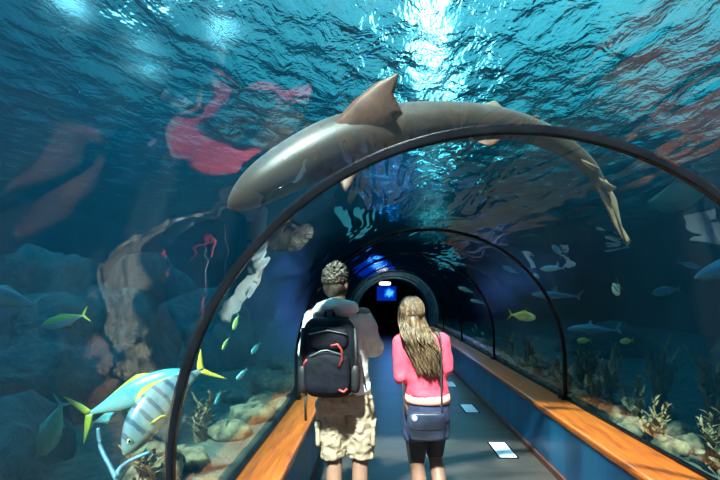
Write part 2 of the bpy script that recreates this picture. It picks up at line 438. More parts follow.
me.polygons.add(len(fc)); me.polygons.foreach_set('loop_start', np.arange(len(fc)) * 4)
me.update(calc_edges=True); me.polygons.foreach_set('use_smooth', [True] * len(fc)); me.materials.append(M['ws'])
o = bpy.data.objects.new('water_surface', me); COL.objects.link(o); T(o, kind='structure')

# seabed on both sides
def bed_z(x, y):
    d = abs(x - CX) - R
    return 0.36 + 0.05 * noise.noise(Vector((x * 1.3, y * 1.3, 1))) + 0.03 * noise.noise(Vector((x * 5, y * 5, 4))) - 0.06 * min(max(d, 0), 3)
for x0, x1 in ((CX + R + 0.04, XR), (XL, CX - R - 0.04)):
    bm = bmesh.new(); nx_, ny_ = 60, 150
    g_ = [[bm.verts.new((x0 + (x1 - x0) * i / nx_, YB + (YF - YB) * j / ny_, bed_z(x0 + (x1 - x0) * i / nx_, YB + (YF - YB) * j / ny_))) for i in range(nx_ + 1)] for j in range(ny_ + 1)]
    for j in range(ny_):
        for i in range(nx_): bm.faces.new((g_[j][i], g_[j][i + 1], g_[j + 1][i + 1], g_[j + 1][i]))
    T(mesh('seabed', bm, M['seabed']), kind='structure')

def rock(c, r, seed, m, label, group, cat='rock', name='boulder', sub=4, amp=0.35):
    bm = bmesh.new(); bmesh.ops.create_icosphere(bm, subdivisions=sub, radius=1)
    for v in bm.verts:
        p = v.co.normalized(); q = p * 1.4 + Vector((seed * 7.3, seed * 3.1, 0))
        d = 1 + amp * noise.noise(q) + amp * 0.45 * noise.noise(q * 3.1) + amp * 0.2 * noise.noise(q * 8)
        v.co = Vector((p.x * r[0], p.y * r[1], p.z * r[2])) * d
    return T(mesh(name, bm, m, loc=c), label, cat, group)

# big algae boulders on the left of the tank
ORD = ['leftmost', 'second', 'third', 'fourth', 'fifth', 'sixth', 'seventh', 'eighth', 'ninth', 'tenth', 'eleventh', 'twelfth', 'thirteenth', 'fourteenth', 'fifteenth', 'sixteenth']
lb = [(-3.7, 6.0, 0.4, .95, 1.1, 1.2), (-5.9, 4.9, 0.45, .95, 1.1, 1.45), (-5.7, 8.2, 0.4, 1.2, 1.2, 1.7), (-8.0, 7.6, 0.4, .8, 1.3, 1.9),
      (-3.2, 9.4, 0.3, 1.0, 1.2, 1.2), (-5.0, 2.4, 0.3, .9, .9, 1.0), (-2.9, 3.5, 0.3, .55, .6, .5), (-6.2, 12.4, 0.3, 1.6, 1.3, 2.1)]
lb.sort(key=lambda v: v[0] / v[1])
for i, (x, y, z_, a, b, c) in enumerate(lb):
    rock((x, y, z_), (a, b, c), i + 1, M['rock'], 'dim teal boulder left of the tunnel, %s of the boulders from the left edge' % ORD[i].replace('leftmost', 'first').replace('leftmost', 'first'), 'dim boulders left of the tunnel')
# boulders far on the right
rb = [(6.9, 8.2, 0.2, .9, 1.0, 0.7), (9.2, 10.8, 0.2, 1.2, 1.2, 1.0), (5.4, 11.4, 0.2, 1.0, 1.0, 0.65), (5.0, 5.2, 0.25, 0.5, 0.5, 0.45), (6.6, 5.4, 0.2, 0.7, 0.7, 0.6)]
rb.sort(key=lambda v: v[0] / v[1])
for i, (x, y, z_, a, b, c) in enumerate(rb):
    rock((x, y, z_), (a, b, c), i + 31, M['rock'], 'dim dark boulder right of the tunnel, %s of five counting from the left' % ORD[i].replace('leftmost', 'first'), 'dim boulders right of the tunnel')
# rubble along the tunnel sides
placed = []
def free(x, y, s):
    if any(math.hypot(x - a, y - b) < 1.12 * (s + c) for a, b, c in placed): return False
    placed.append((x, y, s)); return True
for i in range(74):
    y = 2.6 + 10.5 * (i / 74.0) ** 1.25 + random.uniform(-.15, .15); x = CX + R + 0.20 + abs(random.gauss(0, 0.45)) + 0.02
    s = random.uniform(0.05, 0.17)
    x = max(x, CX + R + 0.08 + s * 1.3)
    while not free(x, y, s): x += 0.03; y += random.uniform(-.04, .04); s *= 0.97
    rock((x, y, bed_z(x, y) + s * 0.3), (s * random.uniform(.8, 1.3), s * random.uniform(.8, 1.3), s * random.uniform(.6, 1.0)), i + 60,
         M['rubble'], 'small brown encrusted rock lying behind the right wooden ledge', 'brown rubble behind the right ledge', sub=3, name='rock')
for i in range(22):
    y = 2.0 + 7 * (i / 22.0) + random.uniform(-.15, .15); s = random.uniform(0.08, 0.2)
    x = CX - R - 0.08 - s * 1.3 - abs(random.gauss(0, 0.3))
    while not free(x, y, s): x -= 0.03; y += random.uniform(-.04, .04); s *= 0.97
    rock((x, y, bed_z(x, y) + s * 0.3), (s * 1.1, s * random.uniform(.8, 1.3), s * random.uniform(.6, 1.0)), i + 130,
         M['rubble'], 'small brown encrusted rock lying behind the left wooden ledge', 'brown rubble behind the left ledge', sub=3, name='rock')

# kelp
def kelp(x, y, h, nb, m, label, group, lean=0.2):
    root = empty('kelp', (x, y, bed_z(x, y) - 0.02), label, 'seaweed', group)
    for k in range(nb):
        a = random.uniform(0, 2 * PI); hh = h * random.uniform(0.6, 1.0); ln = random.uniform(0.1, lean + 0.25)
        bm = bmesh.new(); pts = []; nseg = 10
        for j in range(nseg + 1):
            t = j / nseg
            pts.append(Vector((math.cos(a) * ln * hh * t ** 1.6 + 0.03 * math.sin(t * 9 + k), math.sin(a) * ln * hh * t ** 1.6 + 0.03 * math.cos(t * 8 + k), hh * t)))
        w = random.uniform(0.02, 0.045)
        tube(bm, pts, [max(0.004, w * math.sin(PI * min(1, 0.12 + 0.88 * j / nseg)) ** 0.6) for j in range(nseg + 1)], 6, 0, 0.22)
        # side leaflets
        for j in range(2, nseg, 1):
            p = pts[j]; b = a + random.uniform(0, 6.28); l = random.uniform(0.05, 0.14) * (1.1 - 0.5 * j / nseg)
            tube(bm, [p, p + Vector((math.cos(b) * l * .5, math.sin(b) * l * .5, l * .5)), p + Vector((math.cos(b) * l, math.sin(b) * l, l * 0.7))], [0.006, 0.014, 0.002], 5, 0, 0.3)
        mesh('frond', bm, m, root)
KL = [(2.35, 3.35, .5, 5, 'kelp'), (2.75, 3.9, .75, 6, 'kelp'), (3.2, 4.5, .95, 7, 'kelp2'), (2.45, 4.6, .6, 5, 'kelp'), (3.7, 4.3, .8, 6, 'kelp'),
      (2.6, 5.4, .75, 6, 'kelp2'), (3.3, 5.6, 1.0, 7, 'kelp'), (2.35, 6.2, .6, 6, 'kelp'), (4.2, 5.0, .9, 6, 'kelp2'), (2.9, 6.8, .9, 6, 'kelp'),
      (2.4, 7.6, .7, 5, 'kelp2'), (2.5, 9.0, .8, 5, 'kelp'), (3.4, 7.6, .6, 6, 'kelp'), (3.0, 3.2, .45, 5, 'kelp2'),
      (2.2, 2.9, .4, 7, 'kelp'), (2.5, 3.0, .5, 7, 'kelp2'), (2.25, 3.9, .45, 7, 'kelp2'), (2.3, 5.1, .55, 7, 'kelp'), (2.9, 4.9, .8, 7, 'kelp'), (2.25, 5.7, .5, 6, 'kelp2'), (2.9, 5.9, .7, 6, 'kelp2'), (2.3, 6.9, .5, 6, 'kelp'), (3.7, 5.2, .9, 7, 'kelp2')]
for kind, word in (('kelp', 'dark olive-brown'), ('kelp2', 'rust-brown')):
    for i, (x, y, h, nb, m) in enumerate(sorted([k for k in KL if k[4] == kind], key=lambda k: k[0] / k[1])):
        kelp(x, y, h, nb, M[m], '%s seaweed clump behind the right ledge, %s of its colour from the left' % (word, 'first' if i == 0 else ORD[i]), word + ' seaweed behind the right ledge')
for x, y, h, lab in ((-1.45, 3.0, .4, 'nearest'), (-1.55, 4.2, .5, 'middle'), (-1.4, 5.5, .45, 'farthest')):
    kelp(x, y, h, 5, M['kelp2'], 'low rust-brown seaweed clump behind the left ledge, %s of three' % lab, 'low seaweed behind the left ledge')

# pale tubes lower left
for pts, lab in (([(98, 428, 2.5), (101, 448, 2.5), (112, 470, 2.45), (125, 496, 2.4)], 'left one of two pale blue curved tubes below the yellow-tailed fish'),
                 ([(150, 452, 2.5), (128, 462, 2.45), (117, 474, 2.4), (118, 498, 2.4)], 'right one of two pale blue curved tubes, bending under the striped fish')):
    bm = bmesh.new(); ps = [P(*p) for p in pts]; fine = []
    for i in range(len(ps) - 1):
        a, b = ps[i], ps[i + 1]; pa = ps[max(i - 1, 0)]; pb = ps[min(i + 2, len(ps) - 1)]
        for j in range(6):
            t = j / 6; fine.append(0.5 * ((2 * a) + (b - pa) * t + (2 * pa - 5 * a + 4 * b - pb) * t * t + (3 * a - pa - 3 * b + pb) * t ** 3))
    fine.append(ps[-1]); bed = bed_z(ps[-1].x, ps[-1].y)
    last = Vector((ps[-1].x + 0.02, ps[-1].y, bed - 0.02)); fine += [fine[-1].lerp(last, .5), last]
    base = fine[-1].copy()
    tube(bm, [p - base for p in fine], [0.009 + 0.006 * i / len(fine) for i in range(len(fine))], 10)
    T(mesh('curved_tube', bm, M['tube'], loc=base), lab, 'tube', 'pale tubes rising from the seabed at the lower left')

# ------------------------------------------------------------------ big shark
def catmull(pl, sub):
    out = []
    for i in range(len(pl) - 1):
        p0, p1, p2, p3 = pl[max(i - 1, 0)], pl[i], pl[i + 1], pl[min(i + 2, len(pl) - 1)]
        for j in range(sub):
            t = j / sub
            out.append(tuple(0.5 * (2 * b + (c - a) * t + (2 * a - 5 * b + 4 * c - d) * t * t + (3 * b - a - 3 * c + d) * t ** 3) for a, b, c, d in zip(p0, p1, p2, p3)))
    out.append(tuple(pl[-1])); return out

def shark_body(bm, stations, upvec, n=20, flat=0.9):
    """stations: (Vector, half width, half height)"""
    rings = []
    for i, (p, w, h) in enumerate(stations):
        d = (stations[min(i + 1, len(stations) - 1)][0] - stations[max(i - 1, 0)][0]).normalized()
        s = d.cross(upvec).normalized(); u = s.cross(d).normalized()
        rings.append([p + s * w * math.cos(2 * PI * k / n) + u * h * math.sin(2 * PI * k / n) for k in range(n)])
    loft(bm, rings)
    return rings

sp = [(229, 209, 2.40, 3), (236, 203, 2.405, 10), (250, 192.5, 2.42, 17.5), (268, 180, 2.44, 22), (290, 167, 2.47, 25), (312, 155.5, 2.50, 26.5), (338, 144, 2.55, 27.5),
      (366, 135, 2.59, 26), (400, 127.5, 2.64, 24), (440, 122.5, 2.71, 21), (480, 121.5, 2.79, 17.5), (514, 126, 2.87, 14.5), (545, 136, 2.95, 12),
      (570, 150.5, 3.03, 9.5), (588, 166, 3.10, 8), (601, 185, 3.17, 5.5), (612, 210, 3.24, 3), (626, 243, 3.32, 1)]
origin = P(400, 128, 2.64)
st = []
for px, py, Y, hw in catmull(sp, 4):
    r = hw / F * Y; st.append((P(px, py, Y) - origin, r * 0.95, r))
UPS = Vector((0.10, 0.55, 0.80)).normalized()
bm = bmesh.new(); shark_body(bm, st, UPS, 24)
def q(px, py, Y): return P(px, py, Y) - origin
# pectoral fin reaching up, pectoral below, pelvic, dorsals, anal, tail
fin(bm, [q(331, 152, 2.46), q(331, 126, 2.44), q(354, 100, 2.42), q(377, 82, 2.41), q(398, 73, 2.40)],
    [q(366, 157, 2.50), q(373, 134, 2.49), q(403, 114, 2.45), q(394, 95, 2.42), q(399, 74, 2.40)], 0.05, 1)
fin(bm, [q(338, 160, 2.55), q(336, 176, 2.50), q(344, 191, 2.46)], [q(372, 152, 2.57), q(360, 170, 2.52), q(347, 191, 2.46)], 0.04, 1)
fin(bm, [q(455, 130, 2.75), q(472, 141, 2.74), q(488, 146, 2.73)], [q(505, 132, 2.82), q(505, 139, 2.80), q(491, 146, 2.74)], 0.03, 1)
fin(bm, [q(465, 112, 2.78), q(478, 105, 2.79), q(494, 101, 2.82)], [q(500, 113, 2.84), q(506, 110, 2.84), q(497, 102, 2.83)], 0.03, 2)
fin(bm, [q(500, 118, 2.82), q(518, 115, 2.83), q(539, 116, 2.86)], [q(530, 128, 2.90), q(540, 124, 2.90), q(541, 118, 2.87)], 0.03, 1)
fin(bm, [q(563, 148, 3.0), q(580, 158, 3.01), q(599, 168, 3.03)], [q(588, 170, 3.09), q(595, 171, 3.06), q(600, 169, 3.04)], 0.025, 2)
fin(bm, [q(585, 163, 3.09), q(600, 178, 3.10), q(616, 187, 3.12)], [q(600, 190, 3.17), q(610, 192, 3.16), q(616, 189, 3.13)], 0.025, 2)
fin(bm, [q(592, 176, 3.13), q(602, 200, 3.19), q(615, 228, 3.27), q(627, 246, 3.33)], [q(607, 180, 3.15), q(617, 200, 3.21), q(622, 226, 3.29), q(631, 241, 3.34)], 0.03, 2)
for gx_ in range(5):      # gill slits
    x_ = 309 + gx_ * 5
    tube(bm, [q(x_, 160, 2.455), q(x_ + 2, 166, 2.44), q(x_ + 2, 173, 2.445)], [.003, .005, .003], 6, 3)
tube(bm, catmull([tuple(q(262, 203, 2.385)), tuple(q(272, 193, 2.35)), tuple(q(285, 186, 2.36)), tuple(q(292, 184, 2.395))], 4), .006, 6, 3)
ell(bm, q(264, 199, 2.36) + Vector((0, 0.0, 0)), (0.009, 0.009, 0.009), mi=3, n=8, m=6)
o = mesh('shark', bm, [m_shark('shark_hide_shaded', (0.088, 0.078, 0.076), (0.040, 0.024, 0.017), 0.35, 0.85),  # sky sheen on top and shade below are put into the hide colour
                       mat('shark_fin_copper', (0.075, 0.027, 0.014), (0.14, 0.056, 0.032), 8, 0.5),
                       mat('shark_fin_tan', (0.16, 0.10, 0.06), (0.24, 0.165, 0.105), 8, 0.5), M['eye']], loc=origin)
at = o.data.attributes.new('dorsal', 'FLOAT', 'POINT')
vals = []
xs = [s[0].x for s in st]
for v in o.data.vertices:
    # height of the point over the spine, along the shark's own up axis
    k = min(range(len(st)), key=lambda i: (st[i][0] - v.co).length_squared)
    vals.append(max(0, min(1, 0.5 + 0.5 * (v.co - st[k][0]).dot(UPS) / max(st[k][2], .01))))
at.data.foreach_set('value', vals)
T(o, 'large grey-brown shark swimming above the tunnel with one copper fin raised', 'shark')

# generic small shark, nose towards +X
def small_shark(name, L, head, tail, back, belly, label, roll=0.0, cat='shark'):
    bm = bmesh.new(); prof = [(0, .004), (.04, .03), (.12, .055), (.25, .075), (.4, .078), (.55, .06), (.7, .04), (.82, .024), (.9, .016), (.96, .008)]
    st_ = [(Vector((L * (0.5 - s), 0.02 * L * math.sin(s * 5), 0)), r * L * 1.05, r * L * 0.9) for s, r in [tuple(x) for x in catmull(prof, 3)]]
    shark_body(bm, st_, Vector((0, 0, 1)), 16)
    X = lambda s, y, z_: Vector((L * (0.5 - s), L * y, L * z_))
    for sg in (-1, 1):
        fin(bm, [X(.26, sg * .04, -.03), X(.34, sg * .14, -.05), X(.42, sg * .2, -.06)], [X(.37, sg * .04, -.03), X(.41, sg * .11, -.05), X(.44, sg * .2, -.06)], L * .02)
        fin(bm, [X(.6, sg * .03, -.03), X(.66, sg * .07, -.04)], [X(.67, sg * .02, -.03), X(.68, sg * .07, -.04)], L * .012)
    fin(bm, [X(.38, 0, .06), X(.44, 0, .13), X(.49, 0, .17)], [X(.5, 0, .05), X(.5, 0, .11), X(.5, 0, .165)], L * .018)
    fin(bm, [X(.9, 0, .01), X(.96, 0, .08), X(1.05, 0, .14)], [X(.96, 0, -.005), X(1.0, 0, .05), X(1.06, 0, .13)], L * .014)
    fin(bm, [X(.9, 0, -.01), X(.97, 0, -.07)], [X(.96, 0, 0), X(.985, 0, -.065)], L * .012)
    a, b = P(*head), P(*tail)
    o = mesh(name, bm, m_shark(label[:20].replace(' ', '_'), back, belly, .4, .6), loc=(a + b) / 2)
    at = o.data.attributes.new('dorsal', 'FLOAT', 'POINT')
    at.data.foreach_set('value', [max(0, min(1, .5 + v.co.z / (L * .12))) for v in o.data.vertices])
    d = (a - b).normalized(); s = Vector((0, 0, 1)).cross(d).normalized(); u = d.cross(s)
    o.rotation_euler = (Matrix((d, s, u)).transposed() @ Matrix.Rotation(roll, 3, 'X')).to_euler()
    return T(o, label, cat)

small_shark('shark', 1.0, (562, 329, 7.5), (626, 330, 7.8), (0.20, 0.36, 0.40), (0.5, 0.65, 0.66), 'pale teal shark low in the dark water on the right, above the seaweed', 0.5)
small_shark('shark', 1.5, (694, 279, 5.2), (790, 240, 5.6), (0.16, 0.26, 0.33), (0.38, 0.5, 0.56), 'blue-grey shark entering at the right edge of the picture', 0.0)
small_shark('shark', 0.95, (530, 294, 8.2), (583, 297, 8.4), (0.14, 0.28, 0.33), (0.3, 0.45, 0.5), 'small dim slender shark below a silver fish, beyond the second rib', 0.0)

# ------------------------------------------------------------------ fish
def fish(head, tail, depth, m_body, m_fin, label, roll=0.0, group=None, cat='fish', width=0.45, fork=1.0, name='fish', dorsal=.5, bend=0.0):
    a, b = P(*head), P(*tail); L = (a - b).length; H = L * depth
    prof = [(0, .02), (.03, .30), (.1, .62), (.2, .88), (.33, 1.0), (.48, .94), (.62, .72), (.74, .43), (.82, .22), (.88, .15)]
    bm = bmesh.new(); n = 14; rings = []
    for s, r in [tuple(x) for x in catmull(prof, 3)]:
        h = r * H / 2; w = h * width * (1.25 - .5 * s)
        rings.append([Vector((L * (.5 - s), w * math.cos(2 * PI * k / n), h * math.sin(2 * PI * k / n))) for k in range(n)])
    loft(bm, rings)
    X = lambda s, y, z_: Vector((L * (.5 - s), L * y, H * z_))
    fk = fork
    for sg in (1, -1):
        fin(bm, [X(.85, 0, .05 * sg), X(.9, 0, .28 * sg * fk), X(1.0, 0, .62 * sg * fk)], [X(.91, 0, .0), X(.93, 0, .14 * sg), X(1.005, 0, .60 * sg * fk)], L * .014, 1)
    fin(bm, [X(.30, 0, .46), X(.36, 0, .46 + .2 * dorsal), X(.42, 0, .46 + .3 * dorsal)], [X(.80, 0, .10), X(.62, 0, .38), X(.5, 0, .46 + .16 * dorsal)], L * .012, 1)
    fin(bm, [X(.50, 0, -.42), X(.55, 0, -.46 - .2 * dorsal)], [X(.80, 0, -.10), X(.62, 0, -.40)], L * .012, 1)
    for sg in (-1, 1):
        wy = width * H / L * .5
        fin(bm, [X(.27, sg * wy, -.10), X(.36, sg * (wy + .05), -.18)], [X(.29, sg * wy, -.22), X(.39, sg * (wy + .05), -.30)], L * .01, 1)
        ell(bm, X(.085, sg * wy * .62, .08), (L * .018, L * .008, L * .018), mi=3, n=8, m=6)
        ell(bm, X(.085, sg * (wy * .62 + .006), .08), (L * .010, L * .006, L * .010), mi=2, n=8, m=6)
    for v in bm.verts: v.co.z += bend * (L / 12 - v.co.x ** 2 / L)
    o = mesh(name, bm, [m_body, m_fin, M['eye'], M['fisheye']], loc=(a + b) / 2)
    d = (a - b).normalized(); s = Vector((0, 0, 1)).cross(d).normalized(); u = d.cross(s)
    o.rotation_euler = (Matrix((d, s, u)).transposed() @ Matrix.Rotation(roll, 3, 'X')).to_euler()
    return T(o, label, cat, group)
M['fisheye'] = mat('fish_eye_gold', (0.5, 0.5, 0.12), (0.6, 0.6, 0.2), 10, 0.3)
M['yellow'] = mat('yellow_fin', (0.36, 0.32, 0.02), (0.50, 0.45, 0.04), 10, 0.5)
M['tealfin'] = mat('teal_fin', (0.12, 0.3, 0.3), (0.2, 0.4, 0.38), 10, 0.5)
F_striped = m_fish('striped_silver_fish', (0.12, 0.18, 0.21), (0.20, 0.25, 0.21), (0.02, 0.04, 0.07), 10)
F_blue = m_fish('blue_silver_fish', (0.07, 0.26, 0.30), (0.24, 0.38, 0.36))
F_olive = m_fish('olive_fish', (0.10, 0.18, 0.12), (0.32, 0.40, 0.24))
F_fus = m_fish('yellow_back_fish', (0.55, 0.62, 0.10), (0.40, 0.55, 0.68), lo=.45, hi=.56)
F_silver = m_fish('silver_fish', (0.22, 0.42, 0.48), (0.50, 0.64, 0.66))
F_dim = m_fish('dim_blue_fish', (0.10, 0.20, 0.28), (0.26, 0.40, 0.48))
F_yel = m_fish('small_yellow_fish', (0.5, 0.5, 0.08), (0.55, 0.6, 0.3))
F_band = m_fish('banded_butterfly_fish', (0.7, 0.68, 0.5), (0.75, 0.75, 0.6), (0.02, 0.02, 0.03), 3)

fish((117, 449, 2.25), (209, 359, 2.65), .30, F_striped, M['yellow'], 'large silver fish with dark bars and a yellow tail behind the nearest rib', 0.25, fork=1.0, bend=.4)
fish((190, 372, 3.0), (74, 420, 2.75), .27, F_blue, M['yellow'], 'blue-green fish with a big forked yellow tail behind the barred fish', -0.1, fork=1.35)
fish((128, 412, 2.9), (88, 424, 2.9), .26, F_blue, M['yellow'], 'small blue fish below the forked yellow tail', 0)
fish((42, 456, 3.0), (64, 398, 3.2), .42, F_olive, M['tealfin'], 'dim olive fish nosing down near the lower left corner', 0.2)
fish((42, 326, 2.9), (89, 314, 2.9), .26, F_fus, M['yellow'], 'small blue fish with yellow back and tail above the left boulders', 0)
fish((-30, 290, 4.2), (42, 306, 4.6), .34, F_dim, M['tealfin'], 'dim blue fish leaving at the left edge of the picture', 0)
fish((540, 269, 6.5), (566, 268, 6.5), .22, F_silver, M['tealfin'], 'small silver fish swimming left below the pale reflections on the right', 0)
fish((536, 318, 6.0), (508, 314, 6.2), .34, F_yel, M['yellow'], 'pale yellowish fish seen just inside the second rib on the right', 0)
fish((613.5, 293, 4.7), (620, 284, 4.8), .72, F_band, M['yellow'], 'small black and white banded fish alone in the dark blue water', 0.3, width=.25)
fish((652, 293, 6.0), (682, 289, 6.0), .3, F_dim, M['tealfin'], 'dim spotted grey fish right of the banded fish', 0)
fish((620, 342, 5.2), (634, 340, 5.2), .42, F_yel, M['yellow'], 'tiny bright yellow fish over the seaweed on the right', 0)
fish((577, 341, 6.2), (592, 340, 6.2), .4, F_yel, M['tealfin'], 'tiny greenish fish over the seaweed, left of the yellow one', 0)
fish((552, 245, 7.0), (563, 257, 7.0), .35, F_silver, M['tealfin'], 'tiny silver fish diving under the pale reflections', 0)
fish((502, 266, 9.0), (520, 274, 9.0), .25, F_silver, M['tealfin'], 'small silver fish high between the second and third ribs', 0)
fish((458, 287, 11.0), (474, 293, 11.0), .25, F_silver, M['tealfin'], 'upper of two small silver fish beyond the woman\'s head', 0)
fish((470, 300, 11.0), (486, 304, 11.0), .25, F_silver, M['tealfin'], 'lower of two small silver fish beyond the woman\'s head', 0)
fish((700, 268, 8.5), (676, 262, 8.7), .25, F_dim, M['tealfin'], 'faint dark fish near the right edge above the shark', 0)
for px, py, dx, dy, y_, b_, lab in ((236, 322, 3, 8, 4.2, F_yel, 'topmost of the tiny pale fish left of the man, pale yellow and nose down'),
                            (226, 343, 4, 7, 4.5, F_yel, 'tiny yellowish fish left of the man, just below the topmost one'),
                            (256, 348, 5, 6, 4.8, F_blue, 'tiny bluish fish nearest to the man on his left'),
                            (242, 374, 6, 6, 4.4, F_silver, 'tiny silver fish left of the man, above the pale rocks'),
                            (218, 398, 3, 6, 4.0, F_blue, 'lowest of the tiny fish left of the man, close to the rocks')):
    fish((px - dx, py + dy, y_), (px + dx, py - dy, y_ + .15), .3, b_, M['tealfin'], lab, random.uniform(-.4, .4), group='small school of fish left of the man')
# pale flat ray near the right end of the near rib
def ray(c, size, rotz, pitch, label):
    bm = bmesh.new()
    # outline loft: span along y, chord along x, small thickness
    rings = []
    for i in range(17):
        s = -1 + 2 * i / 16; w = ((1 - abs(s)) ** .8) * .42 + .015; xo = -.12 * abs(s); th = .06 * (1 - abs(s)) ** 1.5 + .004
        rings.append([Vector((size * (xo + w * math.cos(2 * PI * k / 12)), size * .6 * s, size * (th * math.sin(2 * PI * k / 12) + .10 * abs(s) ** 2))) for k in range(12)])
    loft(bm, rings)
    tube(bm, [(-.36 * size, 0, 0), (-.7 * size, .02 * size, 0), (-1.1 * size, .06 * size, .02 * size)], [.02 * size, .012 * size, .003 * size], 8)
    for sg in (-1, 1): ell(bm, (size * .3, sg * size * .08, size * .05), (size * .02,) * 3, n=8, m=6)
    o = mesh('ray', bm, m_fish('pale_ray', (0.25, 0.42, 0.48), (0.6, 0.7, 0.72)), loc=c); o.rotation_euler = (pitch, 0.1, rotz)
    return T(o, label, 'ray')
ray(P(676, 198, 6.0), .75, 2.9, 0.5, 'pale ray gliding high behind the right end of the nearest rib')

# ------------------------------------------------------------------ people
def hand(bm, wrist, d, up, s=1.0, side=1):
    d = Vector(d).normalized(); up = Vector(up).normalized(); sd = d.cross(up).normalized() * side; w = Vector(wrist)
    palm = w + d * .05 * s
    for k in (-1, 0, 1): capsule(bm, w + sd * k * .012 * s, w + d * .085 * s + sd * k * .024 * s, .017 * s, .014 * s, 8)
    for k, ln in zip((-1.5, -.5, .5, 1.5), (.062, .075, .070, .055)):
        a = w + d * .088 * s + sd * k * .018 * s; b = a + (d * .75 - up * .5) * ln * .55 * s; c = b + (d * .1 - up) * ln * .5 * s
        capsule(bm, a, b, .0095 * s, .0088 * s, 8); capsule(bm, b, c, .0088 * s, .0075 * s, 8)
    a = w + d * .03 * s - sd * .03 * s; b = a + (d * .6 - sd * .6 - up * .3) * .045 * s; c = b + (d * .8 - up * .5 + sd * .2) * .035 * s
    capsule(bm, a, b, .013 * s, .010 * s, 8); capsule(bm, b, c, .010 * s, .0085 * s, 8)

def head(bm, c, s, rot):
    M3 = Euler(rot).to_matrix(); c = Vector(c); q_ = lambda x, y, z_: c + M3 @ (Vector((x, y, z_)) * s)
    ell(bm, q_(0, -.01, .025), (.076 * s, .097 * s, .09 * s), rot); ell(bm, q_(0, .022, -.045), (.058 * s, .068 * s, .072 * s), rot)
    ell(bm, q_(0, .062, -.085), (.03 * s, .025 * s, .022 * s), rot)              # chin
    capsule(bm, q_(0, .088, .015), q_(0, .105, -.022), .010 * s, .015 * s, 8)     # nose
    capsule(bm, q_(-.03, .078, .03), q_(.03, .078, .03), .012 * s, .012 * s, 8)   # brow
    capsule(bm, q_(-.02, .084, -.052), q_(.02, .084, -.052), .008 * s, .008 * s, 8)
    for sg in (-1, 1): ell(bm, q_(sg * .079, -.008, -.01), (.010 * s, .02 * s, .033 * s), rot)
    return q_
def eyes(q_, s, root):
    bm = bmesh.new()
    for sg in (-1, 1):
        ell(bm, q_(sg * .031, .080, .010), (.012 * s,) * 3, n=10, m=8); ell(bm, q_(sg * .031, .090, .010), (.0055 * s,) * 3, mi=1, n=8, m=6)
    mesh('eyes', bm, [M['eyewhite'], M['eye']], root)

# ---- man
MD = 3.29
man = empty('person', ((343 - VX) / F * MD, MD, 0), 'man in cream hooded jacket and khaki shorts, seen from behind, looking ahead', 'person')
bm = bmesh.new()
hr = (math.radians(8), math.radians(0), math.radians(-22))
q_ = head(bm, (-.045, .015, 1.672), 1.0, hr)
capsule(bm, (-.035, -.01, 1.50), (-.045, .0, 1.62), .062, .056)
for a, b, ra, rb in [((0, 0, .98), (-.02, 0, 1.2), .14, .14), ((-.02, 0, 1.2), (-.03, 0, 1.38), .14, .13), ((-.20, 0, 1.44), (.14, 0, 1.45), .06, .06)]:
    capsule(bm, a, b, ra, rb)
LEG = [(-.075, .075), (.105, .075)]
for sx, (hx, _) in zip((-1, 1), LEG):
    kx = -.058 if sx < 0 else .118
    capsule(bm, (hx * .9, 0, .92), (kx, .015, .50), .095, .058); capsule(bm, (kx, .01, .50), (kx, -.025, .33), .054, .056)
    capsule(bm, (kx, -.025, .33), (kx, -.02, .10), .056, .036); capsule(bm, (kx, -.03, .05), (kx + sx * .02, .15, .04), .04, .035)
    ex = -.255 if sx < 0 else .225; shx = -.215 if sx < 0 else .15; ez = 1.20 if sx < 0 else 1.225
    wx = -.13 if sx < 0 else .10
    capsule(bm, (shx, 0, 1.44), (ex, .02, ez), .05, .042); capsule(bm, (ex, .02, ez), (wx, .24, 1.18), .042, .028)
    hand(bm, (wx, .25, 1.18), (-.5 * sx, .8, .1), (0, 0, 1), 1.0, sx)
mod_remesh(mesh('body', bm, M['skin'], man), .008, 4)
eyes(q_, 1.0, man)
# hair
bm = bmesh.new(); Mh = Euler(hr).to_matrix(); hc = Vector((-.045, .015, 1.672))
hq = lambda x, y, z_: hc + Mh @ Vector((x, y, z_))
ell(bm, hq(0, -.018, .042), (.086, .100, .088), hr); ell(bm, hq(0, -.045, -.02), (.077, .066, .075), hr)
for i in range(420):
    a = random.uniform(0, 2 * PI); ph = math.asin(random.uniform(-.3, 1))
    d = Vector((math.cos(a) * math.cos(ph), math.sin(a) * math.cos(ph), math.sin(ph)))
    if d.y > .5 and d.z < .45: continue
    p = Vector((d.x * .078, -.018 + d.y * .092, .042 + d.z * .084)); l = random.uniform(.012, .022) * (0.7 + 1.1 * max(d.z, 0) * (1 if d.x > -.3 else .6))
    sw = Vector((random.uniform(-.2, 1.1), random.uniform(-.3, .9), random.uniform(-.1, .4)))
    e = p + (d + sw * .7).normalized() * l
    capsule(bm, hq(*p), hq(*e), .0085, .004, 5)
mesh_h = mesh('hair', bm, M['hair_dark'], man); mod_remesh(mesh_h, .005, 1)
